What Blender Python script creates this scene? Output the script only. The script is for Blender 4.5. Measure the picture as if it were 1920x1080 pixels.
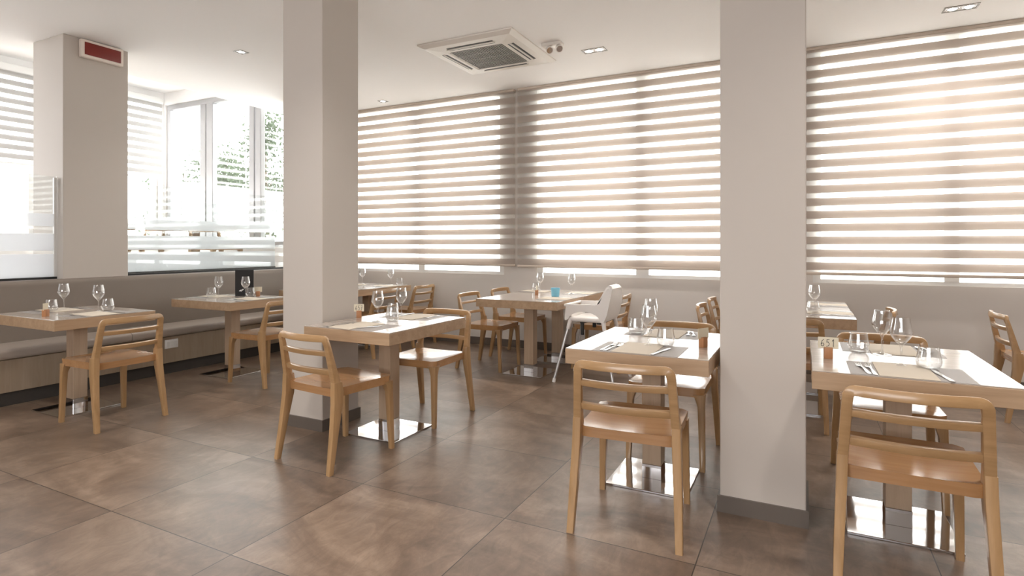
import bpy, bmesh, math, random
from mathutils import Vector, Matrix
random.seed(7)
R = math.radians
PI = math.pi
sc = bpy.context.scene
for o in list(bpy.data.objects): bpy.data.objects.remove(o)
C = sc.collection

# ------------------------------------------------------------------ camera
cam = bpy.data.objects.new('camera', bpy.data.cameras.new('camera')); C.objects.link(cam)
cam.data.sensor_width = 36; cam.data.lens = 1076 / 1920 * 36
cam.data.shift_y = -(540 - 460) / 1920
cam.data.clip_start = 0.05; cam.data.clip_end = 200
cam.location = (0, 0, 1.273); cam.rotation_euler = (R(90), 0, R(27.0))
sc.camera = cam
# ------------------------------------------------------------------ view, world
sc.view_settings.view_transform = 'Standard'; sc.view_settings.look = 'None'
sc.view_settings.exposure = 1.05; sc.view_settings.gamma = 1; sc.view_settings.use_curve_mapping = False
try:
    sc.cycles.max_bounces = 12; sc.cycles.diffuse_bounces = 6; sc.cycles.glossy_bounces = 5
    sc.cycles.transmission_bounces = 8; sc.cycles.transparent_max_bounces = 24
    sc.cycles.sample_clamp_indirect = 6; sc.cycles.caustics_reflective = False; sc.cycles.caustics_refractive = False
except Exception: pass
w = bpy.data.worlds.new('world'); sc.world = w; w.use_nodes = True
bg = w.node_tree.nodes['Background']; bg.inputs[0].default_value = (1.0, 0.995, 0.995, 1); bg.inputs[1].default_value = 5.7

def area(name, loc, rot, sx, sy, power, col=(1, 1, 1), portal=False, spread=180):
    l = bpy.data.lights.new(name, 'AREA'); l.shape = 'RECTANGLE'; l.size = sx; l.size_y = sy; l.energy = power; l.color = col
    l.spread = R(spread)
    if portal: l.cycles.is_portal = True
    o = bpy.data.objects.new(name, l); C.objects.link(o); o.location = loc; o.rotation_euler = rot
    return o
# daylight portals in the window openings (they only steer where sky light is sampled)
area('sky_portal', (-4.64, 6.75, 2.05), (R(-90), 0, 0), 2.6, 2.3, 1, portal=True)
area('sky_portal', (-1.70, 6.75, 2.05), (R(-90), 0, 0), 2.5, 2.3, 1, portal=True)
area('sky_portal', (1.54, 6.75, 2.05), (R(-90), 0, 0), 3.0, 2.3, 1, portal=True)
area('sky_portal', (-7.6, 5.85, 2.4), (R(-90), 0, 0), 3.2, 2.4, 1, portal=True)
area('sky_portal', (-9.35, 3.0, 2.5), (0, R(-90), 0), 2.4, 5.2, 1, portal=True)
area('sky_portal', (-1.0, -3.3, 1.75), (R(90), 0, 0), 4.0, 1.3, 1, portal=True)  # portal of the added window behind the camera

# ------------------------------------------------------------------ materials
def mat(name, col=(.8, .8, .8), rough=.5, metal=0, spec=.5, coat=0, coat_rough=.1):
    m = bpy.data.materials.new(name); m.use_nodes = True
    b = m.node_tree.nodes['Principled BSDF']
    b.inputs['Base Color'].default_value = (*col, 1); b.inputs['Roughness'].default_value = rough
    b.inputs['Metallic'].default_value = metal; b.inputs['Specular IOR Level'].default_value = spec
    b.inputs['Coat Weight'].default_value = coat; b.inputs['Coat Roughness'].default_value = coat_rough
    return m
class NT:
    def __init__(s, m): s.t = m.node_tree; s.n = s.t.nodes; s.l = s.t.links; s.b = s.n.get('Principled BSDF')
    def add(s, typ, **kw):
        x = s.n.new(typ)
        for k, v in kw.items(): setattr(x, k, v)
        return x
    def link(s, a, b): s.l.new(a, b)
    def math(s, op, a, b=None, c=None):
        x = s.add('ShaderNodeMath', operation=op)
        for i, v in enumerate((a, b, c)):
            if v is None: continue
            if isinstance(v, (int, float)): x.inputs[i].default_value = v
            else: s.link(v, x.inputs[i])
        return x.outputs[0]
    def mix(s, f, a, b, blend='MIX'):
        x = s.add('ShaderNodeMix', data_type='RGBA', blend_type=blend)
        for i, v in ((0, f), (6, a), (7, b)):
            if isinstance(v, (int, float)): x.inputs[i].default_value = v
            elif isinstance(v, tuple): x.inputs[i].default_value = (*v, 1)
            else: s.link(v, x.inputs[i])
        return x.outputs[2]
    def noise(s, vec, scale, detail=4, rough=.55, dist=0):
        x = s.add('ShaderNodeTexNoise'); x.inputs['Scale'].default_value = scale; x.inputs['Detail'].default_value = detail
        x.inputs['Roughness'].default_value = rough; x.inputs['Distortion'].default_value = dist
        if vec is not None: s.link(vec, x.inputs['Vector'])
        return x.outputs[0]
    def ramp(s, f, *st):
        x = s.add('ShaderNodeValToRGB'); e = x.color_ramp.elements
        while len(e) < len(st): e.new(.5)
        for q, (p, c) in zip(e, st): q.position = p; q.color = (*c, 1) if isinstance(c, tuple) else (c, c, c, 1)
        s.link(f, x.inputs[0]); return x.outputs[0]
    def mapping(s, src, scale, rot=(0, 0, 0)):
        x = s.add('ShaderNodeMapping'); x.inputs['Scale'].default_value = scale; x.inputs['Rotation'].default_value = rot
        s.link(src, x.inputs[0]); return x.outputs[0]
    def bump(s, h, strength, dist=.01):
        x = s.add('ShaderNodeBump'); x.inputs['Strength'].default_value = strength; x.inputs['Distance'].default_value = dist
        s.link(h, x.inputs['Height']); s.link(x.outputs[0], s.b.inputs['Normal'])

def wood(name, a, b, rough, axis=0, coat=0, scale=1.0):
    m = mat(name, a, rough, coat=coat, coat_rough=.12); t = NT(m)
    tc = t.add('ShaderNodeTexCoord').outputs['Object']
    sv = [22 * scale] * 3; sv[axis] = 1.6 * scale
    v = t.mapping(tc, tuple(sv))
    n = t.noise(v, 1.0, 5, .6, .6); n2 = t.noise(t.mapping(tc, tuple(k * 5 for k in sv)), 1.0, 3, .6)
    f = t.math('ADD', t.math('MULTIPLY', n, .75), t.math('MULTIPLY', n2, .25))
    t.link(t.ramp(f, (.3, a), (.7, b)), t.b.inputs['Base Color'])
    t.bump(n2, .05, .002)
    return m
M = {}
M['chair'] = wood('chair_oak', (.345, .205, .092), (.485, .305, .155), .30, axis=2, coat=.25)
M['chairx'] = wood('chair_oak_rail', (.345, .205, .092), (.485, .305, .155), .30, axis=0, coat=.25)
M['seat'] = wood('seat_oak', (.37, .19, .08), (.48, .27, .125), .17, axis=0, coat=.6)
M['edge'] = wood('table_edge_oak', (.355, .235, .14), (.50, .35, .225), .42, axis=0)
M['top'] = wood('tabletop_laminate', (.40, .335, .285), (.56, .495, .44), .2, axis=0, coat=.5)
M['ped'] = wood('pedestal_oak', (.44, .32, .22), (.56, .43, .31), .4, axis=2)
M['panel'] = wood('bench_panel_wood', (.29, .22, .155), (.36, .285, .21), .45, axis=2)
M['block'] = wood('holder_wood', (.36, .16, .07), (.46, .22, .10), .5, axis=2)
M['wall'] = mat('white_paint', (.545, .50, .455), .65)
M['wallg'] = mat('greige_paint', (.70, .665, .63), .6)
M['ceil'] = mat('ceiling_paint', (.93, .92, .915), .8)
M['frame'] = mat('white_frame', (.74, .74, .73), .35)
M['framev'] = mat('white_frame_darkened', (.42, .42, .43), .35)  # white frame darkened in colour to offset the overbright light on it
M['skirt'] = mat('skirting_tile', (.13, .108, .092), .4)
M['plinth'] = mat('dark_plinth', (.06, .053, .047), .5)
M['chrome'] = mat('polished_steel', (.74, .74, .76), .06, 1)
M['steel'] = mat('cutlery_steel', (.62, .62, .62), .22, 1)
M['leg_metal'] = mat('grey_tube', (.60, .60, .60), .3, .6)
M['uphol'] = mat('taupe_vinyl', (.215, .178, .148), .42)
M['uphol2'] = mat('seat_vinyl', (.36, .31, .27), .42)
M['napkin'] = mat('cream_napkin', (.62, .55, .455), .75)
M['mat'] = mat('grey_placemat', (.30, .27, .25), .5)
M['menu'] = mat('black_menu', (.012, .011, .011), .65)
M['ink'] = mat('ink', (.03, .03, .03), .6)
M['white'] = mat('white_print', (.85, .85, .85), .6)
M['card'] = mat('cream_card', (.72, .66, .52), .7)
M['plastic'] = mat('white_plastic', (.88, .85, .82), .32)
M['strap'] = mat('black_strap', (.02, .02, .02), .6)
M['cream'] = mat('cream_plastic', (.78, .70, .63), .4)
M['acwhite'] = mat('ac_plastic', (.76, .72, .67), .4)
M['dark'] = mat('dark_slot', (.03, .03, .03), .5)
M['grille'] = mat('grille_grey', (.30, .285, .27), .5)
M['votive'] = mat('frosted_blue_glass', (.27, .66, .85), .35)
M['red'] = mat('red_lens', (.20, .022, .016), .3)
M['rail'] = mat('blind_rail', (.55, .47, .40), .5)
M['black_seal'] = mat('black_seal', (.01, .01, .01), .4)
M['trunk'] = mat('trunk', (.10, .08, .06), .8)
M['ground'] = mat('outdoor_paving', (.55, .55, .53), .8)
M['lampmetal'] = mat('lamp_metal', (.25, .23, .21), .35, .7)

# table edge is oak, its top a pale laminate of the same grain
def leafmat():
    m = mat('leaf', (.06, .075, .05), .7); t = NT(m)
    tr = t.add('ShaderNodeBsdfTranslucent'); tr.inputs[0].default_value = (.07, .10, .055, 1)
    mx = t.add('ShaderNodeMixShader'); mx.inputs[0].default_value = .35
    out = t.n['Material Output']; t.link(t.b.outputs[0], mx.inputs[1]); t.link(tr.outputs[0], mx.inputs[2]); t.link(mx.outputs[0], out.inputs[0])
    return m
M['leaf'] = leafmat()
def floormat():
    m = mat('stoneware_tiles', (.2, .15, .12), .3, spec=.5); t = NT(m)
    pos = t.add('ShaderNodeNewGeometry').outputs['Position']
    sx = t.add('ShaderNodeSeparateXYZ'); t.link(pos, sx.inputs[0])
    u = t.math('DIVIDE', t.math('ADD', sx.outputs[0], 2.958 + 85.7), .857)
    v = t.math('DIVIDE', t.math('ADD', sx.outputs[1], 79.0 - 1.578), .79)
    fu, fv = t.math('FRACT', u), t.math('FRACT', v)
    du = t.math('MULTIPLY', t.math('MINIMUM', fu, t.math('SUBTRACT', 1, fu)), .857)
    dv = t.math('MULTIPLY', t.math('MINIMUM', fv, t.math('SUBTRACT', 1, fv)), .79)
    d = t.math('MINIMUM', du, dv)
    grout = t.math('LESS_THAN', d, .0022)
    cell = t.add('ShaderNodeCombineXYZ'); t.link(t.math('FLOOR', u), cell.inputs[0]); t.link(t.math('FLOOR', v), cell.inputs[1])
    wn = t.add('ShaderNodeTexWhiteNoise', noise_dimensions='2D'); t.link(cell.outputs[0], wn.inputs['Vector'])
    off = t.add('ShaderNodeVectorMath', operation='SCALE'); t.link(wn.outputs['Color'], off.inputs[0]); off.inputs['Scale'].default_value = 30
    av = t.add('ShaderNodeVectorMath', operation='ADD'); t.link(pos, av.inputs[0]); t.link(off.outputs[0], av.inputs[1])
    n1 = t.noise(t.mapping(av.outputs[0], (1, 1.7, 1)), 1.7, 6, .62, .9)
    n2 = t.noise(t.mapping(av.outputs[0], (2.2, 1, 1)), 6.0, 7, .7, 1.2)
    f = t.math('ADD', t.math('MULTIPLY', n1, .62), t.math('MULTIPLY', n2, .38))
    col = t.ramp(f, (.34, (.088, .058, .040)), (.50, (.168, .117, .084)), (.68, (.29, .212, .158)))
    var = t.math('ADD', .86, t.math('MULTIPLY', wn.outputs['Value'], .28))
    hs = t.add('ShaderNodeHueSaturation'); t.link(col, hs.inputs['Color']); t.link(var, hs.inputs['Value'])
    t.link(t.mix(grout, hs.outputs[0], (.035, .026, .02)), t.b.inputs['Base Color'])
    t.link(t.math('ADD', .27, t.math('MULTIPLY', n2, .16)), t.b.inputs['Roughness'])
    h = t.math('SUBTRACT', t.math('MULTIPLY', n2, .25), grout)
    t.bump(h, .12, .004)
    return m
M['floor'] = floormat()
def thinglass(name, tint=(1, 1, 1), base=.04, edge=.75, pw=3.2):
    m = bpy.data.materials.new(name); m.use_nodes = True; t = NT(m); t.n.remove(t.b)
    tr = t.add('ShaderNodeBsdfTransparent'); tr.inputs[0].default_value = (*tint, 1)
    gl = t.add('ShaderNodeBsdfGlossy'); gl.inputs['Roughness'].default_value = .02; gl.inputs[0].default_value = (1, 1, 1, 1)
    lw = t.add('ShaderNodeLayerWeight'); lw.inputs[0].default_value = .5
    p = t.math('POWER', lw.outputs['Facing'], pw)
    f = t.math('MINIMUM', 1.0, t.math('ADD', base, t.math('MULTIPLY', p, edge)))
    mx = t.add('ShaderNodeMixShader'); t.link(f, mx.inputs[0]); t.link(tr.outputs[0], mx.inputs[1]); t.link(gl.outputs[0], mx.inputs[2])
    t.link(mx.outputs[0], t.n['Material Output'].inputs[0])
    return m
M['glass'] = thinglass('drinking_glass', (.955, .955, .955), .085, 1.0, 2.2)
M['pane'] = thinglass('window_glass', (.93, .945, .94), .04, .6)
def frostmat():
    # bands of frosted film on clear glass, measured by height
    m = bpy.data.materials.new('banded_frosted_glass'); m.use_nodes = True; t = NT(m); t.n.remove(t.b)
    pos = t.add('ShaderNodeNewGeometry').outputs['Position']
    sx = t.add('ShaderNodeSeparateXYZ'); t.link(pos, sx.inputs[0]); z = sx.outputs[2]
    def band(a, b): return t.math('MULTIPLY', t.math('GREATER_THAN', z, a), t.math('LESS_THAN', z, b))
    f = t.math('ADD', t.math('ADD', t.math('MULTIPLY', band(.9, 1.195), .93), t.math('MULTIPLY', band(1.225, 1.38), .84)), t.math('MULTIPLY', band(1.445, 1.56), .74))
    tl = t.add('ShaderNodeBsdfTranslucent'); tl.inputs[0].default_value = (.80, .82, .84, 1)
    df = t.add('ShaderNodeBsdfDiffuse'); df.inputs[0].default_value = (.78, .80, .82, 1)
    fr = t.add('ShaderNodeMixShader'); fr.inputs[0].default_value = .45; t.link(tl.outputs[0], fr.inputs[1]); t.link(df.outputs[0], fr.inputs[2])
    tr = t.add('ShaderNodeBsdfTransparent'); tr.inputs[0].default_value = (.95, .965, .965, 1)
    gl = t.add('ShaderNodeBsdfGlossy'); gl.inputs['Roughness'].default_value = .02
    lw = t.add('ShaderNodeLayerWeight'); lw.inputs[0].default_value = .5
    cl = t.add('ShaderNodeMixShader'); t.link(t.math('ADD', .05, t.math('MULTIPLY', t.math('POWER', lw.outputs['Facing'], 4), .5)), cl.inputs[0])
    t.link(tr.outputs[0], cl.inputs[1]); t.link(gl.outputs[0], cl.inputs[2])
    mx = t.add('ShaderNodeMixShader'); t.link(f, mx.inputs[0]); t.link(cl.outputs[0], mx.inputs[1]); t.link(fr.outputs[0], mx.inputs[2])
    t.link(mx.outputs[0], t.n['Material Output'].inputs[0]); return m
M['frost'] = frostmat()
def blindmat(name, ztop, pitch, opaque, col, tcol, sheer=.30, tlw=.6, opn=.0):
    m = bpy.data.materials.new(name); m.use_nodes = True; t = NT(m); t.n.remove(t.b)
    pos = t.add('ShaderNodeNewGeometry').outputs['Position']
    sx = t.add('ShaderNodeSeparateXYZ'); t.link(pos, sx.inputs[0])
    k = t.math('FRACT', t.math('DIVIDE', t.math('SUBTRACT', ztop, sx.outputs[2]), pitch))
    op = t.math('LESS_THAN', k, opaque)
    df = t.add('ShaderNodeBsdfDiffuse'); df.inputs[0].default_value = (*col, 1)
    tl = t.add('ShaderNodeBsdfTranslucent'); tl.inputs[0].default_value = (*tcol, 1)
    fab = t.add('ShaderNodeMixShader'); fab.inputs[0].default_value = tlw; t.link(df.outputs[0], fab.inputs[1]); t.link(tl.outputs[0], fab.inputs[2])
    tr = t.add('ShaderNodeBsdfTransparent')
    tl2 = t.add('ShaderNodeBsdfTranslucent'); tl2.inputs[0].default_value = (.9, .88, .85, 1)
    sh = t.add('ShaderNodeMixShader'); sh.inputs[0].default_value = sheer; t.link(tr.outputs[0], sh.inputs[1]); t.link(tl2.outputs[0], sh.inputs[2])
    fo = t.add('ShaderNodeMixShader'); fo.inputs[0].default_value = opn; t.link(fab.outputs[0], fo.inputs[1]); t.link(tr.outputs[0], fo.inputs[2])
    mx = t.add('ShaderNodeMixShader'); t.link(op, mx.inputs[0]); t.link(sh.outputs[0], mx.inputs[1]); t.link(fo.outputs[0], mx.inputs[2])
    t.link(mx.outputs[0], t.n['Material Output'].inputs[0]); return m
M['blind'] = blindmat('zebra_blind_fabric', 3.225, .1245, .605, (.66, .60, .55), (.62, .565, .52), sheer=.2, tlw=.62, opn=.12)
M['blindl'] = blindmat('zebra_blind_fabric_grey', 3.52, .118, .56, (.62, .61, .60), (.52, .51, .50), sheer=.2, tlw=.5, opn=.05)
def emis(name, col, s):
    m = bpy.data.materials.new(name); m.use_nodes = True; t = NT(m); t.n.remove(t.b)
    e = t.add('ShaderNodeEmission'); e.inputs[0].default_value = (*col, 1); e.inputs[1].default_value = s
    t.link(e.outputs[0], t.n['Material Output'].inputs[0]); return m
M['bulb'] = emis('lit_bulb', (1, .93, .84), 12)

# ------------------------------------------------------------------ geometry helpers
def box(bm, x0, x1, y0, y1, z0, z1, bev=0, seg=2, mi=0):
    r = bmesh.ops.create_cube(bm, size=1)
    vs = r['verts']
    for v in vs:
        v.co = Vector(((x0 + x1) / 2 + v.co.x * (x1 - x0), (y0 + y1) / 2 + v.co.y * (y1 - y0), (z0 + z1) / 2 + v.co.z * (z1 - z0)))
    fs = {f for v in vs for f in v.link_faces}
    for f in fs: f.material_index = mi
    if bev:
        es = list({e for v in vs for e in v.link_edges})
        bmesh.ops.bevel(bm, geom=es, offset=bev, segments=seg, affect='EDGES', profile=.5)
def sweep(bm, pts, secs, up=Vector((0, 0, 1)), frames=None, cap=True):
    """rings along pts; secs[i]=(half_a, half_b, corner) rounded rectangle; frames[i]=(A,B) axes"""
    rings = []
    n = len(pts)
    for i, p in enumerate(pts):
        p = Vector(p)
        if frames: A, B = (Vector(q).normalized() for q in frames[i])
        else:
            d = (Vector(pts[min(i + 1, n - 1)]) - Vector(pts[max(i - 1, 0)])).normalized()
            A = d.cross(up).normalized()
            if A.length < .1: A = Vector((1, 0, 0))
            B = A.cross(d).normalized()
        a, b, c = secs[i] if isinstance(secs, list) else secs
        c = min(c, a * .99, b * .99)
        ring = []
        for sxx, syy, st in ((1, 1, 0), (-1, 1, 90), (-1, -1, 180), (1, -1, 270)):
            for k in range(3):
                th = R(st + 45 * k)
                ring.append(bm.verts.new(p + A * (sxx * (a - c) + c * math.cos(th)) + B * (syy * (b - c) + c * math.sin(th))))
        rings.append(ring)
    for r0, r1 in zip(rings, rings[1:]):
        m = len(r0)
        for k in range(m): bm.faces.new((r0[k], r0[(k + 1) % m], r1[(k + 1) % m], r1[k]))
    if cap: bm.faces.new(list(reversed(rings[0]))); bm.faces.new(rings[-1])
def tube(bm, pts, r, n=12, cap=True):
    rings = []; N = len(pts)
    for i, p in enumerate(pts):
        p = Vector(p); d = (Vector(pts[min(i + 1, N - 1)]) - Vector(pts[max(i - 1, 0)])).normalized()
        A = d.orthogonal().normalized() if i == 0 else (A - d * A.dot(d)).normalized()
        B = d.cross(A); rr = r[i] if isinstance(r, list) else r
        rings.append([bm.verts.new(p + (A * math.cos(2 * PI * k / n) + B * math.sin(2 * PI * k / n)) * rr) for k in range(n)])
    for a, b in zip(rings, rings[1:]):
        for k in range(n): bm.faces.new((a[k], a[(k + 1) % n], b[(k + 1) % n], b[k]))
    if cap: bm.faces.new(list(reversed(rings[0]))); bm.faces.new(rings[-1])
def lathe(bm, prof, n=32, c=(0, 0)):
    rings = []
    for r, z in prof:
        if r < 1e-5: rings.append([bm.verts.new((c[0], c[1], z))])
        else: rings.append([bm.verts.new((c[0] + r * math.cos(2 * PI * k / n), c[1] + r * math.sin(2 * PI * k / n), z)) for k in range(n)])
    for a, b in zip(rings, rings[1:]):
        for k in range(n):
            if len(a) == 1: bm.faces.new((a[0], b[(k + 1) % n], b[k]))
            elif len(b) == 1: bm.faces.new((a[k], a[(k + 1) % n], b[0]))
            else: bm.faces.new((a[k], a[(k + 1) % n], b[(k + 1) % n], b[k]))
def prism(bm, poly, axis, a, b, mi=0):
    """extrude a 2D polygon along axis ('x','y','z') from a to b"""
    def P(u, v, t): return {'x': (t, u, v), 'y': (u, t, v), 'z': (u, v, t)}[axis]
    A = [bm.verts.new(P(u, v, a)) for u, v in poly]; B = [bm.verts.new(P(u, v, b)) for u, v in poly]
    n = len(poly); fs = []
    for k in range(n): fs.append(bm.faces.new((A[k], A[(k + 1) % n], B[(k + 1) % n], B[k])))
    fs.append(bm.faces.new(list(reversed(A)))); fs.append(bm.faces.new(B))
    for f in fs: f.material_index = mi
def obj(name, bm, mats, parent=None, smooth=True, loc=None, rotz=None, angle=35):
    bmesh.ops.recalc_face_normals(bm, faces=bm.faces)
    me = bpy.data.meshes.new(name); bm.to_mesh(me); bm.free()
    for m in (mats if isinstance(mats, (list, tuple)) else [mats]): me.materials.append(m if not isinstance(m, str) else M[m])
    if smooth:
        for p in me.polygons: p.use_smooth = True
        try: me.set_sharp_from_angle(angle=R(angle))
        except Exception: pass
    o = bpy.data.objects.new(name, me); C.objects.link(o)
    if parent is not None: o.parent = parent
    if loc: o.location = loc
    if rotz is not None: o.rotation_euler = (0, 0, rotz)
    return o
def tag(o, label, cat, group=None):
    o['label'] = label; o['category'] = cat
    if group: o['group'] = group
    return o
def thing(name, label, cat, loc=(0, 0, 0), rotz=0, group=None):
    o = bpy.data.objects.new(name, None); C.objects.link(o); o.empty_display_size = .1
    o.location = loc; o.rotation_euler = (0, 0, rotz); return tag(o, label, cat, group)
def struct(name, bm, m, smooth=False):
    o = obj(name, bm, m, smooth=smooth); o['kind'] = 'structure'; return o
def dup(o, parent=None):
    c = o.copy(); C.objects.link(c)
    if parent is not None: c.parent = parent
    for ch in list(o.children): dup(ch, c)
    return c
_used = {}
def place(key, maker, label, loc, rotz=0, group=None):
    """first use builds the thing, later uses copy it with its parts"""
    if key not in _used: _used[key] = o = maker()
    else: o = dup(_used[key])
    o.location = loc; o.rotation_euler = (0, 0, rotz); o['label'] = label
    if group: o['group'] = group
    elif 'group' in o: del o['group']
    return o
def B(): return bmesh.new()

# ================================================================== SETTING
CE = 3.2; YB = 6.4
XL = -6.8; XR = 3.9; YF = -3.2
bm = B(); box(bm, -6.3, XR + .3, YF - .3, YB + .3, -.1, 0); struct('floor', bm, 'floor')
bm = B(); box(bm, XL, XR + .3, YF - .3, YB + .3, CE, CE + .3)
bmc = bm; struct('ceiling', bm, 'ceil')
# back wall with three window openings
def wall_x(name, y0, y1, xa, xb, z0, z1, opens, m):
    bm = B(); x = xa
    for (o0, o1, s0, s1) in opens:
        if o0 > x: box(bm, x, o0, y0, y1, z0, z1)
        box(bm, o0, o1, y0, y1, z0, s0); box(bm, o0, o1, y0, y1, s1, z1)
        x = o1
    if xb > x: box(bm, x, xb, y0, y1, z0, z1)
    return struct(name, bm, m)
OP = [(-5.9, -3.374, .905, 3.19), (-2.916, -.50, .905, 3.19), (.074, 3.05, .905, 3.19)]
wall_x('wall_back', YB, YB + .3, -6.3, XR + .3, 0, CE, OP, 'wallg')
wall_x('wall_front', YF - .3, YF, -6.3, XR + .3, 0, CE, [(-3.0, 1.0, 1.1, 2.4)], 'wall')  # opening added behind the camera to let in fill daylight
bm = B(); box(bm, XR, XR + .3, YF, YB, 0, CE); struct('wall_right', bm, 'wall')
# windows of the back wall: outer frame, mullions, glass
def window(n, x0, x1, z0, z1, y, mull, fw=.07):
    bm = B()
    box(bm, x0, x1, y, y + .07, z0, z0 + .035); box(bm, x0, x1, y, y + .07, z1 - .03, z1)
    box(bm, x0, x0 + fw, y, y + .07, z0 + .035, z1 - .03); box(bm, x1 - fw, x1, y, y + .07, z0 + .035, z1 - .03)
    for a, b in mull: box(bm, a, b, y - .005, y + .065, z0 + .035, z1 - .03)
    o = struct('window_%d' % n, bm, 'frame')
    bm = B(); box(bm, x0 + .02, x1 - .02, y + .03, y + .036, z0 + .02, z1 - .02)
    obj('window_pane', bm, 'pane', o, smooth=False)
window(1, -5.9, -3.374, .905, 3.19, YB + .02, [(-4.70, -4.60)])
window(2, -2.916, -.50, .905, 3.19, YB + .02, [(-1.695, -1.55)])
window(3, .074, 3.05, .905, 3.19, YB + .02, [(1.13, 1.24), (2.2, 2.3)])
bm = B(); box(bm, -3.0, 1.0, YF - .2, YF - .14, 1.1, 1.17); box(bm, -3.0, 1.0, YF - .2, YF - .14, 2.33, 2.4)
for x in (-3.0, -1.7, -.4, .92): box(bm, x, x + .08, YF - .2, YF - .14, 1.17, 2.33)
struct('window_4', bm, 'frame')  # unseen window, added so daylight fills the room from behind the camera
# skirtings
bm = B(); box(bm, -4.9, XR, YB - .012, YB, 0, .095, .002, 1); struct('baseboard_back', bm, 'skirt')
bm = B(); box(bm, XR - .012, XR, YF, YB - .02, 0, .095); struct('baseboard_right', bm, 'skirt')
# columns, each with a skirting of its own
def column(n, x0, x1, y0, y1, label):
    bm = B(); box(bm, x0, x1, y0, y1, 0, CE, .004, 1); o = struct('trim_%d' % n, bm, 'wall')
    bm = B(); e = .011
    for a in ((x0 - e, x1 + e, y0 - e, y0), (x0 - e, x1 + e, y1, y1 + e), (x0 - e, x0, y0, y1), (x1, x1 + e, y0, y1)):
        box(bm, *a, 0, .078)
    obj('column_skirting', bm, 'skirt', o, smooth=False)
    return o
column(1, -3.315, -2.935, 2.905, 3.262, '')
column(2, -.361, .007, 2.905, 3.27, '')
bm = B(); box(bm, -6.53, -6.0, 2.793, 3.356, .95, CE, .004, 1); struct('trim_3', bm, 'wall')
# low wall behind the banquette and raised room beyond it
VF = .80; YV = 5.7; XV = -9.2; VC = 3.72
bm = B(); box(bm, -6.56, -6.03, YF, YB, 0, .965); struct('wall_left', bm, 'wallg')
bm = B(); box(bm, -6.25, -6.03, 5.5, YB, .965, CE); struct('trim_4', bm, 'wall')
bm = B(); box(bm, XV - .3, -6.56, YF, YV + .3, VF - .1, VF); struct('trim_5', bm, 'floor')
bm = B(); box(bm, XV - .3, XL - .02, YF, YV + .3, VC, VC + .2); box(bm, XL - .02, XL, YF, YB, CE, VC + .2); struct('trim_6', bm, 'ceil')
wall_x('trim_7', YV, YV + .25, XV - .3, -6.2, VF, VC, [(-9.17, -6.22, 1.25, 3.53)], 'ceil')
def wall_y(name, x0, x1, ya, yb, z0, z1, s0, s1, o0, o1, m):
    bm = B(); box(bm, x0, x1, ya, o0, z0, z1); box(bm, x0, x1, o1, yb, z0, z1); box(bm, x0, x1, o0, o1, z0, s0); box(bm, x0, x1, o0, o1, s1, z1)
    return struct(name, bm, m)
wall_y('trim_8', XV - .25, XV, YF, YV, VF, VC, 1.35, 3.60, .4, 5.62, 'ceil')
bm = B(); box(bm, XV - .3, -6.3, YF - .25, YF, VF, VC); struct('trim_9', bm, 'ceil')
# veranda windows
bm = B(); y = YV + .03
for a, b, c, d in ((-9.17, -6.22, 1.25, 1.33), (-9.17, -6.22, 3.45, 3.53), (-9.17, -9.10, 1.33, 3.45), (-8.35, -8.22, 1.33, 3.45), (-8.20, -8.05, 1.33, 3.45), (-7.24, -7.13, 1.33, 3.45), (-7.11, -6.99, 1.33, 3.45), (-6.30, -6.22, 1.33, 3.45)):
    box(bm, a, b, y, y + .08, c, d, .006, 1)
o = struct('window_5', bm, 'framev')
bm = B(); box(bm, -9.15, -6.24, y + .04, y + .046, 1.27, 3.51); obj('window_pane', bm, 'pane', o, smooth=False)
bm = B()
for a, b, c, d in ((.4, 5.62, 1.35, 1.43), (.4, 5.62, 3.52, 3.60), (.4, .5, 1.43, 3.52), (2.1, 2.2, 1.43, 3.52), (3.9, 4.0, 1.43, 3.52), (5.54, 5.62, 1.43, 3.52)):
    box(bm, XV - .12, XV - .04, a, b, c, d)
struct('window_6', bm, 'frame')
# outdoors
bm = B(); box(bm, -40, 30, 6.9, 45, -.35, -.3); box(bm, -40, -9.6, -30, 6.9, -.35, -.3); o = struct('trim_10', bm, 'ground')

# ---------------------------------------------------------------- frosted glass screens on the low wall
def screen(label, y0, y1, x, z1, m, edge=None):
    t = thing('glass_screen', label, 'glass screen', (x, (y0 + y1) / 2, .965), 0); L = (y1 - y0) / 2
    bm = B(); box(bm, -.005, .005, -L, L, .012, z1 - .965); obj('glass_pane', bm, m, t, smooth=False)
    bm = B(); box(bm, -.016, .016, -L, L, 0, .022); obj('bottom_seal', bm, 'black_seal', t, smooth=False)['label'] = 'black bottom seal'
    if edge is not None:
        bm = B(); s = L * edge; box(bm, -.012, .012, min(s, s - .022 * edge), max(s, s - .022 * edge), .022, z1 - .975, .002, 1); obj('edge_channel', bm, 'frame', t)
    return t
screen('banded frosted glass screen above the bench, left of the pillar with the red sign', .2, 2.785, -6.10, 1.90, 'frost', 1)
screen('banded frosted glass screen above the bench, between the red-signed pillar and the left column', 3.365, 5.49, -6.10, 1.90, 'pane')
screen('second glass screen with frosted bands, just behind the one between the two left pillars', 3.365, 5.49, -6.42, 1.78, 'frost')

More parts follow.
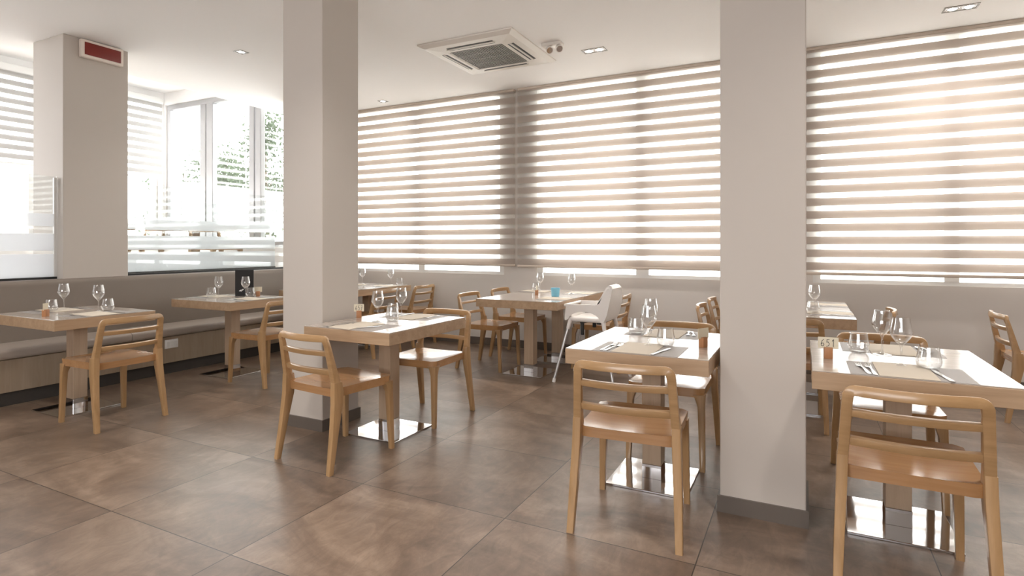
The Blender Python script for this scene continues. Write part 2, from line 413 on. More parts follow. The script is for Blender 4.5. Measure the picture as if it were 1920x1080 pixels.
# ---------------------------------------------------------------- blinds
def blind(label, x0, x1, z0, z1, fab, group):
    w = (x1 - x0) / 2
    t = thing('zebra_blind', label, 'blind', ((x0 + x1) / 2, YB - .09, z1), 0, group)
    for i, yy in enumerate((0.0, .028)):
        bm = B(); box(bm, -w, w, yy, yy + .001, z0 - z1 + .02, -.03)
        obj('blind_fabric', bm, fab, t, smooth=False)
    bm = B(); box(bm, -w, w, -.012, .055, -.03, 0, .006, 2); obj('headrail', bm, 'rail', t)
    bm = B(); box(bm, -w, w, -.006, .034, z0 - z1, z0 - z1 + .028, .006, 2); obj('bottom_rail', bm, 'rail', t)
    return t
gb = 'zebra blinds over the long window wall'
blind('beige striped zebra blind nearest the left column, left of the dark gap', -6.0, -3.187, 1.012, CE, 'blind', gb)
blind('beige striped zebra blind between the dark gap and the right column', -3.140, -.35, 1.005, CE, 'blind', gb)
blind('beige striped zebra blind at the right end, right of the right column', -.02, 3.1, .985, CE, 'blind', gb)
def blind_side(label, y0, y1, z0, z1):
    w = (y1 - y0) / 2
    t = thing('zebra_blind', label, 'blind', (XV + .08, (y0 + y1) / 2, z1), 0, 'grey blinds in the raised room')
    for xx in (0, .028):
        bm = B(); box(bm, xx, xx + .001, -w, w, z0 - z1 + .02, -.06); obj('blind_fabric', bm, 'blindl', t, smooth=False)
    bm = B(); box(bm, -.079, .07, -w, w, -.09, 0, .012, 2); obj('headrail', bm, 'frame', t)
    bm = B(); box(bm, -.006, .034, -w, w, z0 - z1, z0 - z1 + .03, .006, 2); obj('bottom_rail', bm, 'frame', t)
blind_side('pale grey striped blind half lowered in the raised room, left of the red-signed pillar', 1.9, 4.38, 2.32, 3.60)
blind_side('pale grey striped blind half lowered in the raised room, right of the red-signed pillar', 4.42, 5.6, 2.32, 3.60)

# ---------------------------------------------------------------- banquette
t = thing('banquette_bench', 'long taupe upholstered banquette bench along the left wall under the glass screens', 'bench', (-5.6, 2.5, 0))
def pr(name, poly, y0, y1, m, angle=50):
    bm = B(); prism(bm, [(x + 5.6, z) for x, z in poly], 'y', y0 - 2.5, y1 - 2.5); return obj(name, bm, m, t, angle=angle)
Y0, Y1 = -2.8, 6.3
back = [(-6.03, .40), (-5.93, .40), (-5.925, .47), (-5.945, .80), (-5.952, .90)]
back += [(-5.987 + .035 * math.cos(R(a)), .92 + .05 * math.sin(R(a))) for a in range(0, 100, 15)] + [(-6.03, .97)]
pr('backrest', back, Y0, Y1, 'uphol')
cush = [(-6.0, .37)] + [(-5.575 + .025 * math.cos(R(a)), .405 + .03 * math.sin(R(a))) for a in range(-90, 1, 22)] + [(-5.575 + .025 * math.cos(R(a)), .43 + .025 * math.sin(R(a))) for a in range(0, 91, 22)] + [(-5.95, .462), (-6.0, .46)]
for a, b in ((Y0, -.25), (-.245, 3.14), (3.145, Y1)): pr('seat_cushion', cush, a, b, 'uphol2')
pr('base_panel', [(-6.02, .115), (-5.585, .115), (-5.585, .37), (-6.02, .37)], Y0, Y1, 'panel')
pr('plinth', [(-6.02, 0), (-5.635, 0), (-5.635, .115), (-6.02, .115)], Y0, Y1, 'plinth')
# socket on the panel
t = thing('wall_socket', 'white double power socket on the wooden bench front between the two bench tables', 'socket', (-5.585, 3.53, .30))
bm = B(); box(bm, 0, .010, -.066, .066, -.043, .043, .003, 2); obj('cover_plate', bm, 'white', t)
for yy in (-.034, .002, .038):
    bm = B(); box(bm, .0095, .013, yy - .015, yy + .013, -.023, .023, .001, 1); obj('socket_module', bm, 'frame', t)
    
# ---------------------------------------------------------------- exit sign on the pillar
t = thing('exit_sign', 'red rectangular sign box in a cream frame high on the left pillar', 'sign', (-6.0, 3.10, 3.105))
bm = B(); box(bm, 0, .055, -.185, .185, -.085, .085, .012, 3); obj('sign_frame', bm, 'cream', t)
bm = B(); box(bm, .050, .060, -.158, .158, -.058, .058, .003, 2); obj('sign_panel', bm, 'red', t)['label'] = 'dark red translucent panel'

# ---------------------------------------------------------------- ceiling air conditioner
t = thing('air_conditioner', 'square white ceiling air conditioner with a grey centre grille', 'air conditioner', (-2.81, 5.015, CE - .0005))
S = .51
bm = B()
# sloping rim frame
def ringframe(bm, s0, z0, s1, z1):
    a = [bm.verts.new((x * s0, y * s0, z0)) for x, y in ((-1, -1), (1, -1), (1, 1), (-1, 1))]
    b = [bm.verts.new((x * s1, y * s1, z1)) for x, y in ((-1, -1), (1, -1), (1, 1), (-1, 1))]
    for k in range(4): bm.faces.new((a[k], a[(k + 1) % 4], b[(k + 1) % 4], b[k]))
for q in ((S, 0, S, -.012), (S, -.012, S - .05, -.035), (S - .05, -.035, .30, -.048), (.30, -.048, .285, -.040)): ringframe(bm, *q)
obj('casing', bm, 'acwhite', t, smooth=False)
for k in range(4):
    bm = B()
    for d, wd in ((.345, .011), (.385, .011)): 
        box(bm, -.25, .25, d - wd, d + wd, -.048 + (d - .30) * .0813 - .0015, -.040, 0)
    o = obj('air_slot', bm, 'dark', t, smooth=False); o.rotation_euler = (0, 0, k * PI / 2)
    bm = B(); box(bm, -.265, .265, .358, .371, -.052, -.042, .002, 1); o = obj('louvre', bm, 'acwhite', t); o.rotation_euler = (0, 0, k * PI / 2)
bm = B(); box(bm, -.285, .285, -.285, .285, -.036, -.030)
for i in range(24): xx = -.272 + i * .0236; box(bm, xx, xx + .009, -.28, .28, -.046, -.036)
for i in range(5): yy = -.28 + i * .14; box(bm, -.28, .28, yy - .004, yy + .004, -.047, -.036)
obj('grille', bm, 'grille', t, smooth=False)

# ---------------------------------------------------------------- ceiling lights
def spot(loc, power, col=(1, .94, .88), ang=125, rad=.07):
    l = bpy.data.lights.new('downlight_lamp', 'SPOT'); l.energy = power; l.color = col; l.spot_size = R(ang); l.spot_blend = .9; l.shadow_soft_size = rad
    o = bpy.data.objects.new('downlight_lamp', l); C.objects.link(o); o.location = loc; return o
def downlight(label, x, y, n, power, group='recessed ceiling downlights'):
    L = .075 * n
    t = thing('recessed_downlight', label, 'ceiling light', (x, y, CE), 0, group)
    bm = B()
    box(bm, -L - .012, L + .012, -.087, -.072, -.006, 0); box(bm, -L - .012, L + .012, .072, .087, -.006, 0)
    box(bm, -L - .012, -L + .003, -.072, .072, -.006, 0); box(bm, L - .003, L + .012, -.072, .072, -.006, 0)
    obj('frame', bm, 'lampmetal', t, smooth=False)
    for k in range(n):
        cx = (k - (n - 1) / 2) * .15
        t.scale = (.72, .72, .72) if n == 2 else (.6, .6, .6)
        bm = B(); lathe(bm, [(.066, -.001), (.060, -.006), (.045, -.004)], 24, (cx, 0)); obj('reflector', bm, 'chrome', t)
        bm = B(); lathe(bm, [(0, -.006), (.03, -.0055), (.045, -.003)], 24, (cx, 0)); obj('bulb', bm, 'bulb', t)
        o = spot((cx, 0, -.03), power * 1.35); o.parent = t
    return t
downlight('twin recessed downlight beside the ceiling air conditioner', -1.85, 5.42, 2, 22)
downlight('twin recessed downlight at the top right corner of the view', 1.13, 5.80, 2, 22)
downlight('single recessed downlight between the left pillar and the left column', -5.0, 3.87, 1, 18)
downlight('single recessed downlight near the top left end of the blinds', -5.02, 6.05, 1, 4)
for x, y in ((-2.2, 1.9), (0.9, 1.9), (-2.2, -.6), (.9, -.6), (2.9, 3.6), (-4.6, .9)):  # unseen lamps added as fill light for the front of the room
    downlight('added twin fill downlight out of view over the front of the room', x, y, 2, 26)
t = thing('emergency_spotlight', 'small white twin spotlight fixture between the air conditioner and a downlight', 'ceiling light', (-2.14, 5.05, CE))
bm = B(); box(bm, -.10, .10, -.05, .05, -.03, 0, .008, 2); obj('base', bm, 'acwhite', t)
for xx in (-.045, .055):
    bm = B(); tube(bm, [(xx, 0, -.03), (xx + .005, .0, -.045), (xx + .03, -.03, -.075)], [.012, .028, .036], 16); obj('lamp_head', bm, 'plastic', t)
    bm = B(); tube(bm, [(xx + .0303, -.0303, -.0753), (xx + .0315, -.0315, -.0765)], .029, 16); obj('lens', bm, 'chrome', t)

# ================================================================== FURNITURE
def chair_maker():
    t = thing('dining_chair', 'oak dining chair', 'chair', group='oak ladder-back dining chairs')
    # seat: dished rounded slab (local +y is the front)
    bm = B(); nx, ny = 14, 14; top = []; bot = []
    def edge(u, v):
        # map square to rounded trapezoid
        yy = -.205 + .445 * v; hw = .212 + .008 * v
        x = (u * 2 - 1) * hw; r = .03
        y0 = -.205; y1 = .24
        dx = max(0, abs(x) - (hw - r)); 
        if dx > 0:
            lim = r - math.sqrt(max(r * r - dx * dx, 0))
            yy = min(max(yy, y0 + lim * .3), y1 - lim)
        return x, yy
    for j in range(ny + 1):
        for i in range(nx + 1):
            u, v = i / nx, j / ny; x, y = edge(u, v)
            d = max(0, 1 - (2 * u - 1) ** 2) * max(0, 1 - ((v - .45) / .55) ** 2)
            dz = -.013 * d ** .8
            top.append(bm.verts.new((x, y, .462 + dz))); 
            bot.append(bm.verts.new((x * .985, y * .985, .412)))
    W = nx + 1
    for j in range(ny):
        for i in range(nx):
            a = j * W + i
            bm.faces.new((top[a], top[a + 1], top[a + W + 1], top[a + W])); bm.faces.new((bot[a], bot[a + W], bot[a + W + 1], bot[a + 1]))
    per = [i for i in range(nx)] + [j * W + nx for j in range(ny)] + [ny * W + i for i in range(nx, 0, -1)] + [j * W for j in range(ny, 0, -1)]
    for k in range(len(per)):
        a, b = per[k], per[(k + 1) % len(per)]; bm.faces.new((top[a], bot[a], bot[b], top[b]))
    obj('seat', bm, 'seat', t, angle=50)
    X = (1, 0, 0)
    for s in (-1, 1):
        # front leg
        bm = B()
        pts = [(s * .212, .236, 0), (s * .203, .222, .36), (s * .196, .214, .405), (s * .188, .206, .425)]
        sweep(bm, pts, [(.0145, .0145, .004), (.019, .019, .004), (.026, .026, .005), (.034, .034, .005)], frames=[(X, (0, 1, 0))] * 4)
        obj('leg', bm, 'chair', t, angle=30)
        # rear leg, splayed back, rising past the seat edge
        bm = B()
        pts = [(s * .234, -.262, 0), (s * .226, -.226, .22), (s * .219, -.200, .38), (s * .217, -.196, .445), (s * .216, -.200, .50)]
        sweep(bm, pts, [(.015, .015, .003), (.0175, .021, .003), (.0185, .031, .004), (.0185, .034, .004), (.0185, .028, .004)], frames=[(X, (0, 1, 0))] * 5)
        obj('leg', bm, 'chair', t, angle=30)
    # back frame: two posts joined to the top rail by rounded corners, as one bent member
    bm = B(); path = []; fr = []; se = []
    zt = .746
    def post(s, z): 
        k = (z - .47) / (zt - .47); return Vector((s * (.216 - .016 * k), -.198 - .062 * k, z))
    for z in (.47, .55, .64, .705): path.append(post(-1, z)); fr.append((X, (0, 1, -.2))); se.append((.0180, .023 - .011 * (z - .47) / .25, .004))
    # corner
    rr = .022
    c = post(-1, zt); cx, cy = c.x + rr, c.y
    for a in (165, 140, 115, 92):
        th = R(a); path.append(Vector((cx + rr * math.cos(th), cy, zt - rr + .003 + rr * math.sin(th)))); d = Vector((-math.sin(th), 0, math.cos(th)))
        fr.append((Vector((-math.cos(th), 0, -math.sin(th))) * -1, (0, 1, -.2))); se.append((.0185, .0115, .003))
    half = len(path)
    for i in range(1, 12):
        u = -1 + 2 * i / 12; x = u * (-cx)
        path.append(Vector((x, cy - .030 * (1 - u * u), zt + .003))); fr.append(((0, .1, 1), (0, 1, -.2))); se.append((.0195, .0115, .003))
    for i in range(half - 1, -1, -1):
        p = path[i]; path.append(Vector((-p.x, p.y, p.z)))
        A, Bx = fr[i]; A = Vector(A); fr.append((Vector((-A.x, A.y, A.z)), Bx)); se.append(se[i])
    # consistent axis direction so the section never flips
    A0 = []
    for i in range(len(path)):
        d = (path[min(i + 1, len(path) - 1)] - path[max(i - 1, 0)]).normalized()
        Bv = Vector((0, 1, -.2)).normalized(); Av = d.cross(Bv).normalized(); A0.append((Av, Av.cross(d).normalized()))
    sweep(bm, path, se, frames=A0)
    obj('back_frame', bm, 'chairx', t, angle=30)
    for z, h in ((.666, .0135), (.558, .0150)):
        bm = B(); p = post(1, z); pts = []
        for i in range(13):
            u = -1 + 2 * i / 12; pts.append((u * (p.x - .008), p.y + .002 - .030 * (1 - u * u), z))
        sweep(bm, pts, (.012, h, .003), frames=[((0, 1, .2), (0, -.2, 1))] * 13)
        obj('back_slat', bm, 'chairx', t, angle=30)
    return t
GC = 'oak ladder-back dining chairs'
def chair(label, x, y, deg, z=0): return place('chair', chair_maker, label, (x, y, z), R(deg), GC)

def table_maker():
    t = thing('dining_table', 'oak table', 'table')
    bm = B(); box(bm, -.35, .35, -.43, .43, .672, .7455, .002, 1); obj('table_edge', bm, 'edge', t)
    bm = B(); box(bm, -.3495, .3495, -.4295, .4295, .7455, .75, .0015, 1); obj('tabletop', bm, 'top', t)['label'] = 'pale glossy laminate tabletop'
    bm = B(); box(bm, -.05, .05, -.05, .05, .085, .672, .002, 1); obj('pedestal', bm, 'ped', t)
    bm = B(); box(bm, -.0515, .0515, -.0515, .0515, .01, .085, .001, 1); obj('pedestal_sleeve', bm, 'chrome', t)['label'] = 'chrome sleeve at the foot of the pedestal'
    bm = B(); box(bm, -.21, .21, -.21, .21, .0, .010, .0015, 1); obj('base_plate', bm, 'chrome', t)['label'] = 'mirror-polished steel base plate'
    return t
GT = 'oak pedestal dining tables'
def table(label, x, y, deg=0): return place('table', table_maker, label, (x, y, 0), R(deg), GT)

TB = {
 'T1': (-5.08, 2.46, 90), 'T2': (-5.09, 3.84, 90), 'T3': (-2.55, 3.14, 0), 'T4a': (-5.08, 5.12, 90), 'T4b': (-5.08, 5.825, 90),
 'T5a': (-2.45, 5.22, 90), 'T5b': (-2.45, 5.925, 90), 'T6': (-.737, 3.16, 0), 'T7': (.378, 3.14, 0), 'T8a': (-.10, 5.05, 90), 'T8b': (-.10, 5.755, 90)}
TL = {
 'T1': 'square-edged oak table at the far left bench, one chair facing the bench',
 'T2': 'oak table at the bench carrying the tall black menu',
 'T3': 'oak table touching the left column, with a steel base plate',
 'T4a': 'oak table in the back left corner row, the one nearer the left column',
 'T4b': 'oak table in the back left corner row, the one nearer the window wall',
 'T5a': 'oak table with the blue candle glass, the front one of its joined pair',
 'T5b': 'oak table behind the one with the blue candle glass, pushed against it',
 'T6': 'oak table with a shiny top just left of the right column',
 'T7': 'large-looking oak table at lower right carrying the 651 number card',
 'T8a': 'oak table behind the right column, front one of its joined pair',
 'T8b': 'oak table behind the right column, back one of its joined pair'}
for k, (x, y, d) in TB.items(): table(TL[k], x, y, d)

CH = [
 ('oak dining chair seen from behind at the far left bench table', -4.53, 2.42, 90),
 ('oak dining chair at the black-menu bench table, half hidden by the left column', -4.53, 3.78, 90),
 ('oak dining chair in front of the left column, on the near side of its table', -2.545, 2.655, -6),
 ('oak dining chair on the window side of the table touching the left column', -2.512, 3.545, 181),
 ('dark oak dining chair in the back left corner row, the one nearer the left column', -4.56, 5.26, 90),
 ('dark oak dining chair in the back left corner row, nearer the window wall', -4.58, 6.02, 90),
 ('oak dining chair left of the blue candle glass table, the front one of two', -2.95, 5.28, -90),
 ('oak dining chair left of the blue candle glass table, the back one of two', -2.95, 5.99, -90),
 ('oak dining chair behind the white high chair', -1.90, 5.78, 90),
 ('oak dining chair with its back to the viewer just left of the right column', -.712, 2.67, 4),
 ('oak dining chair facing the viewer across the table just left of the right column', -.722, 3.60, 180),
 ('oak dining chair with its back to the viewer at lower right, largest in view', .345, 2.665, -1),
 ('oak dining chair facing the viewer across the 651 table', .385, 3.585, 180),
 ('tilted-looking oak chair back just left of the right column, the left one of two', -.53, 5.15, -90),
 ('tilted-looking oak chair back just left of the right column, the right one of two', -.53, 5.80, -90),
 ('oak dining chair just right of the right column, its back to the viewer', -.10, 4.66, 0),
 ('dark oak dining chair against the wall behind the 651 wine glasses', .35, 5.42, 90),
 ('oak dining chair at the right edge of the view', 1.56, 5.52, -90),
]
for l, x, y, d in CH: chair(l, x, y, d)
# raised room furniture
for l, x, y, d in (('oak chair behind the frosted glass in the raised room, left one by the blind', -7.95, 4.55, 180),
                   ('oak chair behind the frosted glass in the raised room, right one by the column', -6.95, 5.0, -90)):
    chair(l, x, y, d, VF)
x = table('oak table in the raised room behind the frosted glass', -7.55, 5.1, 0); x.location.z = VF
x = table('oak table in the raised room behind the frosted glass, by the grey blind', -8.1, 4.0, 0); x.location.z = VF

# ---------------------------------------------------------------- high chair (faces local -x)
t = thing('high_chair', 'white plastic high chair on grey metal legs beside the blue candle glass table', 'high chair', (-1.795, 5.215, 0))
bm = B()
def arc(cx, cz, r1, r2, a0, a1, n): return [(cx + r1 * math.cos(R(a0 + (a1 - a0) * k / n)), cz + r2 * math.sin(R(a0 + (a1 - a0) * k / n))) for k in range(n + 1)]
side = [(-.19, .725), (-.205, .59), (-.195, .572)] + arc(-.015, .575, .155, .085, 172, 8, 10) + [(.15, .565), (.175, .57), (.205, .64), (.235, .76), (.262, .875), (.25, .90), (.225, .905), (.20, .885), (.135, .745), (.105, .728)]
rings = []
for yy, inset, dz in ((-.205, 0, -.002), (-.212, .004, -.012), (-.196, .012, 0)): pass
for s in (-1, 1):
    prism(bm, side, 'y', s * .195, s * .209)
prism(bm, [(.105, .728), (.135, .745), (.20, .885), (.225, .905), (.25, .90), (.262, .875), (.235, .76), (.205, .64), (.175, .57), (.15, .57), (.195, .66), (.222, .76), (.235, .865), (.222, .878), (.205, .86)], 'y', -.20, .20)
for v in bm.verts:
    if v.co.z > .735:
        k = (v.co.z - .735) / .17; v.co.y *= 1 - .38 * k * k - .06 * k; v.co.x -= .03 * k
obj('seat_shell', bm, 'plastic', t, angle=30)
bm = B(); box(bm, -.17, .17, -.192, .192, .562, .605, .018, 3); box(bm, -.165, -.14, -.19, .19, .60, .64, .01, 2); obj('seat_pan', bm, 'plastic', t)
bm = B(); box(bm, -.215, -.185, -.21, .21, .70, .726, .01, 3); obj('front_bar', bm, 'plastic', t)
for sx, sy in ((-1, -1), (-1, 1), (1, -1), (1, 1)):
    bm = B(); tube(bm, [(sx * .16 + .0, sy * .175, .575), (sx * .285, sy * .27, .02)], .0125, 12); o = obj('leg', bm, 'leg_metal', t); o['label'] = 'grey metal tube leg'
    bm = B(); tube(bm, [(sx * .2815, sy * .2675, .035), (sx * .287, sy * .2715, 0.0)], [.016, .017], 12); obj('foot_cap', bm, 'plastic', o)
    bm = B(); tube(bm, [(sx * .158, sy * .173, .59), (sx * .178, sy * .19, .49)], [.021, .017], 12); obj('leg_socket', bm, 'plastic', o)
bm = B(); box(bm, -.06, -.02, -.19, .19, .548, .563, .004, 1); box(bm, .10, .14, -.19, .19, .548, .563, .004, 1); box(bm, -.06, -.03, -.17, -.15, .44, .55, .004, 1); box(bm, -.055, -.02, .15, .17, .47, .55, .004, 1)
obj('strap', bm, 'strap', t)['label'] = 'black safety strap'

# ================================================================== TABLEWARE
ZT = .75
def wine_maker():
    bm = B()
    out = [(0, 0), (.040, .0), (.0405, .0015), (.030, .004), (.010, .008), (.0045, .016), (.0036, .05), (.0040, .082), (.009, .094), (.022, .108), (.034, .124), (.0425, .143), (.0425, .150), (.040, .168), (.0345, .195), (.0325, .212)]
    inn = [(.0315, .212), (.0335, .195), (.039, .168), (.0415, .149), (.041, .143), (.0325, .126), (.019, .110), (0, .101)]
    lathe(bm, out + inn, 32); return tag(obj('wine_glass', bm, 'glass', angle=60), '', 'wine glass')
def tumbler_maker():
    bm = B()
    lathe(bm, [(0, 0), (.030, 0), (.036, .004), (.0455, .022), (.0475, .034), (.0455, .050), (.040, .075), (.0375, .095), (.0365, .095), (.039, .075), (.0445, .050), (.0463, .034), (.044, .022), (.034, .010), (0, .008)], 32)
    return tag(obj('tumbler', bm, 'glass', angle=60), '', 'tumbler')
def mat_maker():
    bm = B(); box(bm, -.21, .21, -.145, .145, 0, .0012); return tag(obj('placemat', bm, 'mat', smooth=False), '', 'placemat')
def napkin_maker():
    bm = B()
    prof = lambda u, v: .0052 + .0012 * math.sin(u * 5 + v * 3) + .0008 * math.sin(v * 9)
    nx, ny = 12, 16; g = {}
    for j in range(ny + 1):
        for i in range(nx + 1):
            u, v = i / nx, j / ny; e = min(u, 1 - u, v, 1 - v)
            h = prof(u, v) * min(1, .45 + e * 8)
            g[i, j] = bm.verts.new(((u - .5) * .20, (v - .5) * .31, h)), bm.verts.new(((u - .5) * .20, (v - .5) * .31, 0))
    for j in range(ny):
        for i in range(nx):
            for k in (0, 1): bm.faces.new([g[q][k] for q in ((i, j), (i + 1, j), (i + 1, j + 1), (i, j + 1))])
    per = [(i, 0) for i in range(nx)] + [(nx, j) for j in range(ny)] + [(i, ny) for i in range(nx, 0, -1)] + [(0, j) for j in range(ny, 0, -1)]
    for k in range(len(per)):
        a, b = per[k], per[(k + 1) % len(per)]; bm.faces.new((g[a][0], g[b][0], g[b][1], g[a][1]))
    return tag(obj('napkin', bm, 'napkin'), '', 'napkin')
def ribbon(bm, pts, th=.0016):
    """pts: (y, z, halfwidth) thickness th"""
    rows = []
    for y, z, hw in pts: rows.append([bm.verts.new(p) for p in ((-hw, y, z), (hw, y, z), (hw, y, z + th), (-hw, y, z + th))])
    for a, b in zip(rows, rows[1:]):
        for k in range(4): bm.faces.new((a[k], a[(k + 1) % 4], b[(k + 1) % 4], b[k]))
    bm.faces.new(list(reversed(rows[0]))); bm.faces.new(rows[-1])
def fork_maker():
    bm = B(); ribbon(bm, [(-.10, .001, .004), (-.095, .001, .008), (-.06, .002, .0075), (-.01, .006, .0035), (.03, .006, .0035), (.045, .003, .007), (.06, .001, .0115), (.068, .0015, .0115)])
    for k in range(4):
        x = -.0098 + k * .00653
        vs = []
        for y, z, hw in ((.066, .0015, .002), (.085, .004, .0016), (.105, .010, .0008)):
            vs.append([bm.verts.new((x + a, y, z + b)) for a, b in ((-hw, 0), (hw, 0), (hw, .0015), (-hw, .0015))])
        for a, b in zip(vs, vs[1:]):
            for q in range(4): bm.faces.new((a[q], a[(q + 1) % 4], b[(q + 1) % 4], b[q]))
        bm.faces.new(list(reversed(vs[0]))); bm.faces.new(vs[-1])
    return tag(obj('fork', bm, 'steel'), '', 'fork')
def knife_maker():
    bm = B(); ribbon(bm, [(-.11, .001, .004), (-.105, .001, .009), (-.06, .001, .0085), (-.005, .001, .006), (.0, .001, .0075), (.06, .001, .0095), (.095, .001, .0075), (.112, .001, .002)], .003)
    return tag(obj('knife', bm, 'steel'), '', 'knife')
def holder_maker():
    t = thing('table_number_holder', '', 'table number')
    bm = B(); box(bm, -.018, .018, -.015, .015, 0, .052, .002, 2); obj('wooden_block', bm, 'block', t)['label'] = 'reddish wooden block'
    return t
def strokes(bm, pl, w, y):
    for a, b in zip(pl, pl[1:]):
        a = Vector((a[0], 0, a[1])); b = Vector((b[0], 0, b[1])); d = (b - a).normalized() * w * .5; n = Vector((-d.z, 0, d.x))
        vs = [bm.verts.new((p.x, y, p.z)) for p in (a - d + n, a - d - n, b + d - n, b + d + n)]; bm.faces.new(vs)
DG = {'6': [[(.75, .98), (.35, .75), (.12, .35), (.2, .05), (.55, 0), (.8, .22), (.65, .45), (.3, .42), (.14, .28)]],
      '5': [[(.8, 1), (.25, .97), (.2, .58), (.55, .62), (.8, .38), (.65, .06), (.15, 0)]],
      '1': [[(.2, .78), (.55, 1), (.5, 0)]], '7': [[(.15, .97), (.85, 1), (.4, 0)], [(.3, .5), (.75, .54)]]}
def card_part(t, digits, w=.084, h=.052):
    bm = B(); box(bm, -w / 2, w / 2, -.001, .001, .046, .046 + h); c = obj('number_card', bm, 'card', t, smooth=False); c['label'] = 'cream paper card'
    if digits:
        bm = B(); n = len(digits); dw = w * .78 / n; dh = h * .62
        for i, ch in enumerate(digits):
            x0 = -w * .37 + i * dw
            for pl in DG[ch]: strokes(bm, [(x0 + px * dw * .78, .046 + h * .19 + pz * dh) for px, pz in pl], .0024, -.0016)
        obj('number', bm, 'ink', c, smooth=False)['label'] = 'handwritten number ' + digits
    return c
def wpos(T, lx, ly):
    """table-local point to world; local y runs along the long side"""
    x, y, d = TB[T]; a = R(d); return (x + lx * math.cos(a) - ly * math.sin(a), y + lx * math.sin(a) + ly * math.cos(a))
G = {'wine': 'stemmed wine glasses', 'tumbler': 'water tumblers', 'mat': 'grey placemats', 'napkin': 'folded cream napkins', 'fork': 'forks', 'knife': 'knives'}
MK = {'wine': wine_maker, 'tumbler': tumbler_maker, 'mat': mat_maker, 'napkin': napkin_maker, 'fork': fork_maker, 'knife': knife_maker}
def put(kind, label, T, side, lx, ly, rz=0, dz=0):
    """side +1: diner at local -y looking to +y; side -1: turned round"""
    X, Y = wpos(T, lx * side, ly * side)
    a = R(TB[T][2]) + (PI if side < 0 else 0) + R(rz)
    return place(kind, MK[kind], label, (X, Y, ZT + dz), a, G[kind])
def setting(T, side, where, matted=True, forks=2, nap=(0, 0, 0), fx=-.145, kx=.112, frot=0, krot=0):
    if matted: put('mat', 'grey placemat %s' % where, T, side, 0, -.284)
    put('napkin', 'folded cream napkin %s' % where, T, side, -.01 + nap[0], -.275 + nap[1], nap[2], .0013)
    if forks == 2:
        put('fork', 'outer fork %s' % where, T, side, fx - .012, -.315, frot + 3, .0014)
        put('fork', 'inner fork %s' % where, T, side, fx + .016, -.325, frot - 2, .0014)
    elif forks: put('fork', 'fork %s' % where, T, side, fx, -.31, frot, .0014)
    put('knife', 'knife %s' % where, T, side, kx, -.325, krot, .0014)
def glass(kind, where, x, y):
    return place(kind, MK[kind], {'wine': 'clear stemmed wine glass %s', 'tumbler': 'clear rounded water tumbler %s'}[kind] % where, (x, y, ZT), 0, G[kind])
# T7: the 651 table
setting('T7', 1, 'on the near side of the 651 table', krot=8, frot=6)
setting('T7', -1, 'on the window side of the 651 table', krot=-5)
glass('wine', 'at the near setting of the 651 table', .372, 2.968); glass('wine', 'at the window-side setting of the 651 table', .331, 3.25)
glass('tumbler', 'at the near setting of the 651 table', .468, 2.955); glass('tumbler', 'at the window-side setting of the 651 table', .236, 3.262)
# T6
setting('T6', 1, 'on the near side of the table left of the right column', frot=-8, krot=-12)
setting('T6', -1, 'on the window side of the table left of the right column', krot=10, frot=10)
glass('wine', 'at the near setting of the table left of the right column', -.722, 2.98); glass('wine', 'at the window-side setting of the table left of the right column', -.80, 3.36)
glass('tumbler', 'at the near setting of the table left of the right column', -.64, 3.01); glass('tumbler', 'at the window-side setting of the table left of the right column', -.885, 3.345)
# T3
setting('T3', 1, 'on the near side of the table touching the left column', frot=-10, krot=-30, kx=.07, nap=(-.03, 0, -6))
setting('T3', -1, 'on the window side of the table touching the left column', forks=1)
glass('wine', 'at the near setting of the table touching the left column', -2.60, 3.08); glass('wine', 'at the window-side setting of the table touching the left column', -2.632, 3.38)
glass('tumbler', 'at the near setting of the table touching the left column', -2.53, 3.15); glass('tumbler', 'at the window-side setting of the table touching the left column', -2.735, 3.41)
# T1 (local -y is the chair side? turned 90: local -y points to +x)
setting('T1', 1, 'on the chair side of the far left bench table', matted=True, forks=1)
setting('T1', -1, 'on the bench side of the far left bench table', matted=True, forks=1)
glass('wine', 'at the bench side of the far left bench table', -5.36, 2.50); glass('wine', 'at the chair side of the far left bench table', -4.955, 2.55)
glass('tumbler', 'at the bench side of the far left bench table', -5.31, 2.39); glass('tumbler', 'at the chair side of the far left bench table', -4.99, 2.635)
# T2
setting('T2', 1, 'on the chair side of the bench table with the black menu', forks=1)
setting('T2', -1, 'on the bench side of the bench table with the black menu', forks=1)
glass('wine', 'at the bench side of the table with the black menu', -5.245, 3.80); glass('wine', 'in front of the black menu', -4.955, 3.885)
glass('tumbler', 'at the bench side of the table with the black menu', -5.345, 3.79); glass('tumbler', 'just right of the black menu', -5.02, 3.995)
# T4
setting('T4b', 1, 'on the chair side of the corner table nearer the window wall', forks=1)
setting('T4a', 1, 'on the chair side of the corner table nearer the left column', forks=1)
setting('T4b', -1, 'on the bench side of the corner table nearer the window wall', forks=1)
glass('wine', 'on the corner table, close to the left column', -5.28, 5.95); glass('wine', 'on the corner table, the right one', -4.83, 5.98)
glass('tumbler', 'on the corner table, right of both wine glasses', -4.755, 6.07)
# T5
setting('T5b', -1, 'at the left end of the table behind the blue candle glass', forks=1) 
setting('T5b', 1, 'at the right end of the table behind the blue candle glass', forks=1)
setting('T5a', 1, 'in front of the blue candle glass, next to the high chair', forks=0, matted=True)
glass('wine', 'left of the blue candle glass', -2.66, 5.92); glass('wine', 'right of the blue candle glass', -2.235, 5.80)
glass('tumbler', 'left of the blue candle glass, by the wine glass', -2.74, 5.98)
# T8
setting('T8a', 1, 'on the front table behind the right column', forks=1)
setting('T8b', 1, 'on the back table behind the right column', forks=1)
glass('wine', 'just right of the right column', .07, 5.10); glass('tumbler', 'just right of the right column, in front of a wine glass', .06, 5.0)
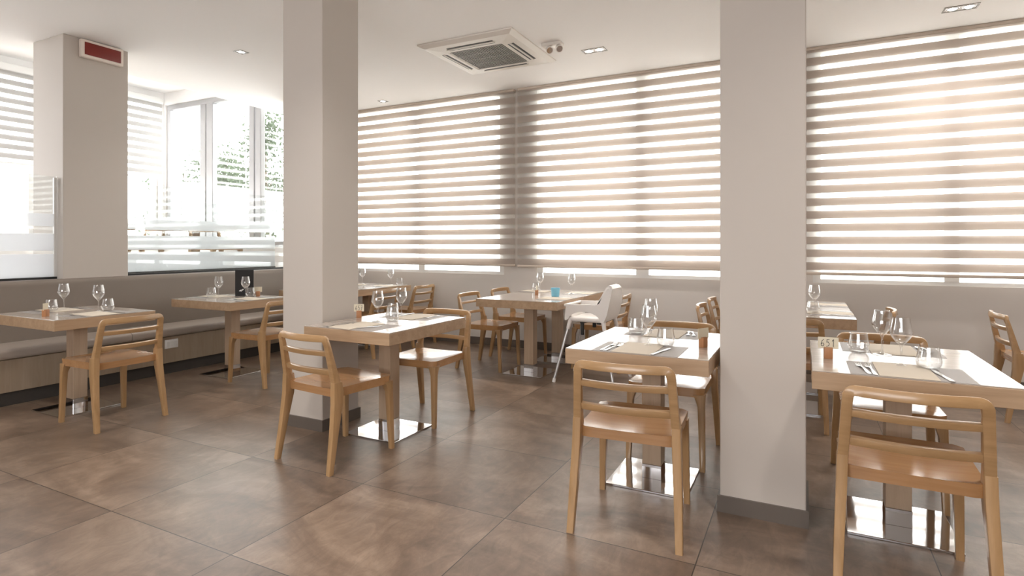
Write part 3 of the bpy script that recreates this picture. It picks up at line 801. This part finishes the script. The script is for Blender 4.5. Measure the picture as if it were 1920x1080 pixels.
# number holders
GN = 'wooden table number holders'
def holder(label, x, y, deg, digits, w=.084):
    t = place('hold', holder_maker, label, (x, y, ZT), R(deg), GN); card_part(t, digits, w); return t
_base = holder_maker(); _used['hold'] = _base
def holder(label, x, y, deg, digits, w=.084):
    t = dup(_base); t.location = (x, y, ZT); t.rotation_euler = (0, 0, R(deg)); t['label'] = label; t['group'] = GN; card_part(t, digits, w); return t
holder('wooden block holding a cream card numbered 651', .098, 3.03, 4, '651')
holder('wooden block holding a narrow edge-on card, beside the right column', -.463, 3.07, 62, '')
holder('wooden block holding a small card on the table touching the left column', -2.865, 3.19, 40, '657', .07)
holder('wooden block holding an edge-on card on the far left bench table', -4.965, 2.20, 118, '', .05)
holder('wooden block holding a cream card right of the black menu', -4.99, 4.06, 48, '', .075)
holder('small wooden card holder left of the blue candle glass', -2.51, 5.50, 100, '', .04)
for o in (_base, *_base.children): bpy.data.objects.remove(o)
# votive, menu
bm = B(); lathe(bm, [(0, 0), (.036, 0), (.040, .003), (.043, .05), (.047, .088), (.044, .088), (.040, .05), (.036, .008), (0, .008)], 28)
o = tag(obj('candle_glass', bm, 'votive', loc=(-2.265, 5.42, ZT)), 'frosted light blue candle glass on the oak table', 'candle holder')
t = thing('menu', 'tall black menu card standing on the bench table', 'menu', (-5.17, 4.04, ZT), R(42))
bm = B(); box(bm, -.088, .088, -.004, 0, 0, .268); box(bm, -.088, .088, .0, .004, 0, .268)
o = obj('menu_cover', bm, 'menu', t, smooth=False)
bm = B(); strokes(bm, [(-.045, .052), (-.035, .058), (-.02, .06), (-.012, .068)], .009, -.0046); strokes(bm, [(-.038, .055), (-.03, .047)], .006, -.0047)
obj('emblem', bm, 'white', o, smooth=False)['label'] = 'small white emblem'

# ================================================================== TREES outside the raised room's window
def tree(label, x, y, h, w, n, seed):
    random.seed(seed)
    t = thing('garden_tree', label, 'tree', (x, y, -.3), 0, 'trees outside the raised room')
    bm = B(); tube(bm, [(0, 0, 0), (.05, .03, h * .4), (-.04, .05, h * .75), (.02, 0, h * .95)], [.06, .045, .03, .01], 8)
    for k in range(9):
        z = h * (.3 + .07 * k); a = random.random() * 6.28; L = w * random.uniform(.5, .9)
        tube(bm, [(0, 0, z), (L * .5 * math.cos(a), L * .5 * math.sin(a), z + .2), (L * math.cos(a), L * math.sin(a), z + .45)], [.018, .012, .005], 6)
    obj('trunk', bm, 'trunk', t)
    bm = B()
    cl = [(random.gauss(0, w * .42), random.gauss(0, w * .42), h * random.uniform(.28, 1.0)) for _ in range(26)]
    for k in range(n):
        c = random.choice(cl); p = Vector((random.gauss(c[0], .14), random.gauss(c[1], .17), random.gauss(c[2], .17)))
        u = Vector((random.gauss(0, 1), random.gauss(0, 1), random.gauss(0, 1))).normalized(); v = u.orthogonal().normalized(); s = random.uniform(.03, .06)
        vs = [bm.verts.new(p + q) for q in (u * s, v * s * .45, -u * s, -v * s * .45)]; bm.faces.new(vs)
    obj('foliage', bm, 'leaf', t, smooth=False)
tree('leafy garden tree seen through the left pane of the raised room window', -13.0, 8.5, 3.5, .62, 3200, 1)
tree('leafy garden tree seen through the middle pane of the raised room window', -11.3, 8.3, 3.6, .55, 3200, 2)
tree('leafy garden tree seen through the right pane of the raised room window', -9.75, 8.1, 4.0, .5, 3000, 3)
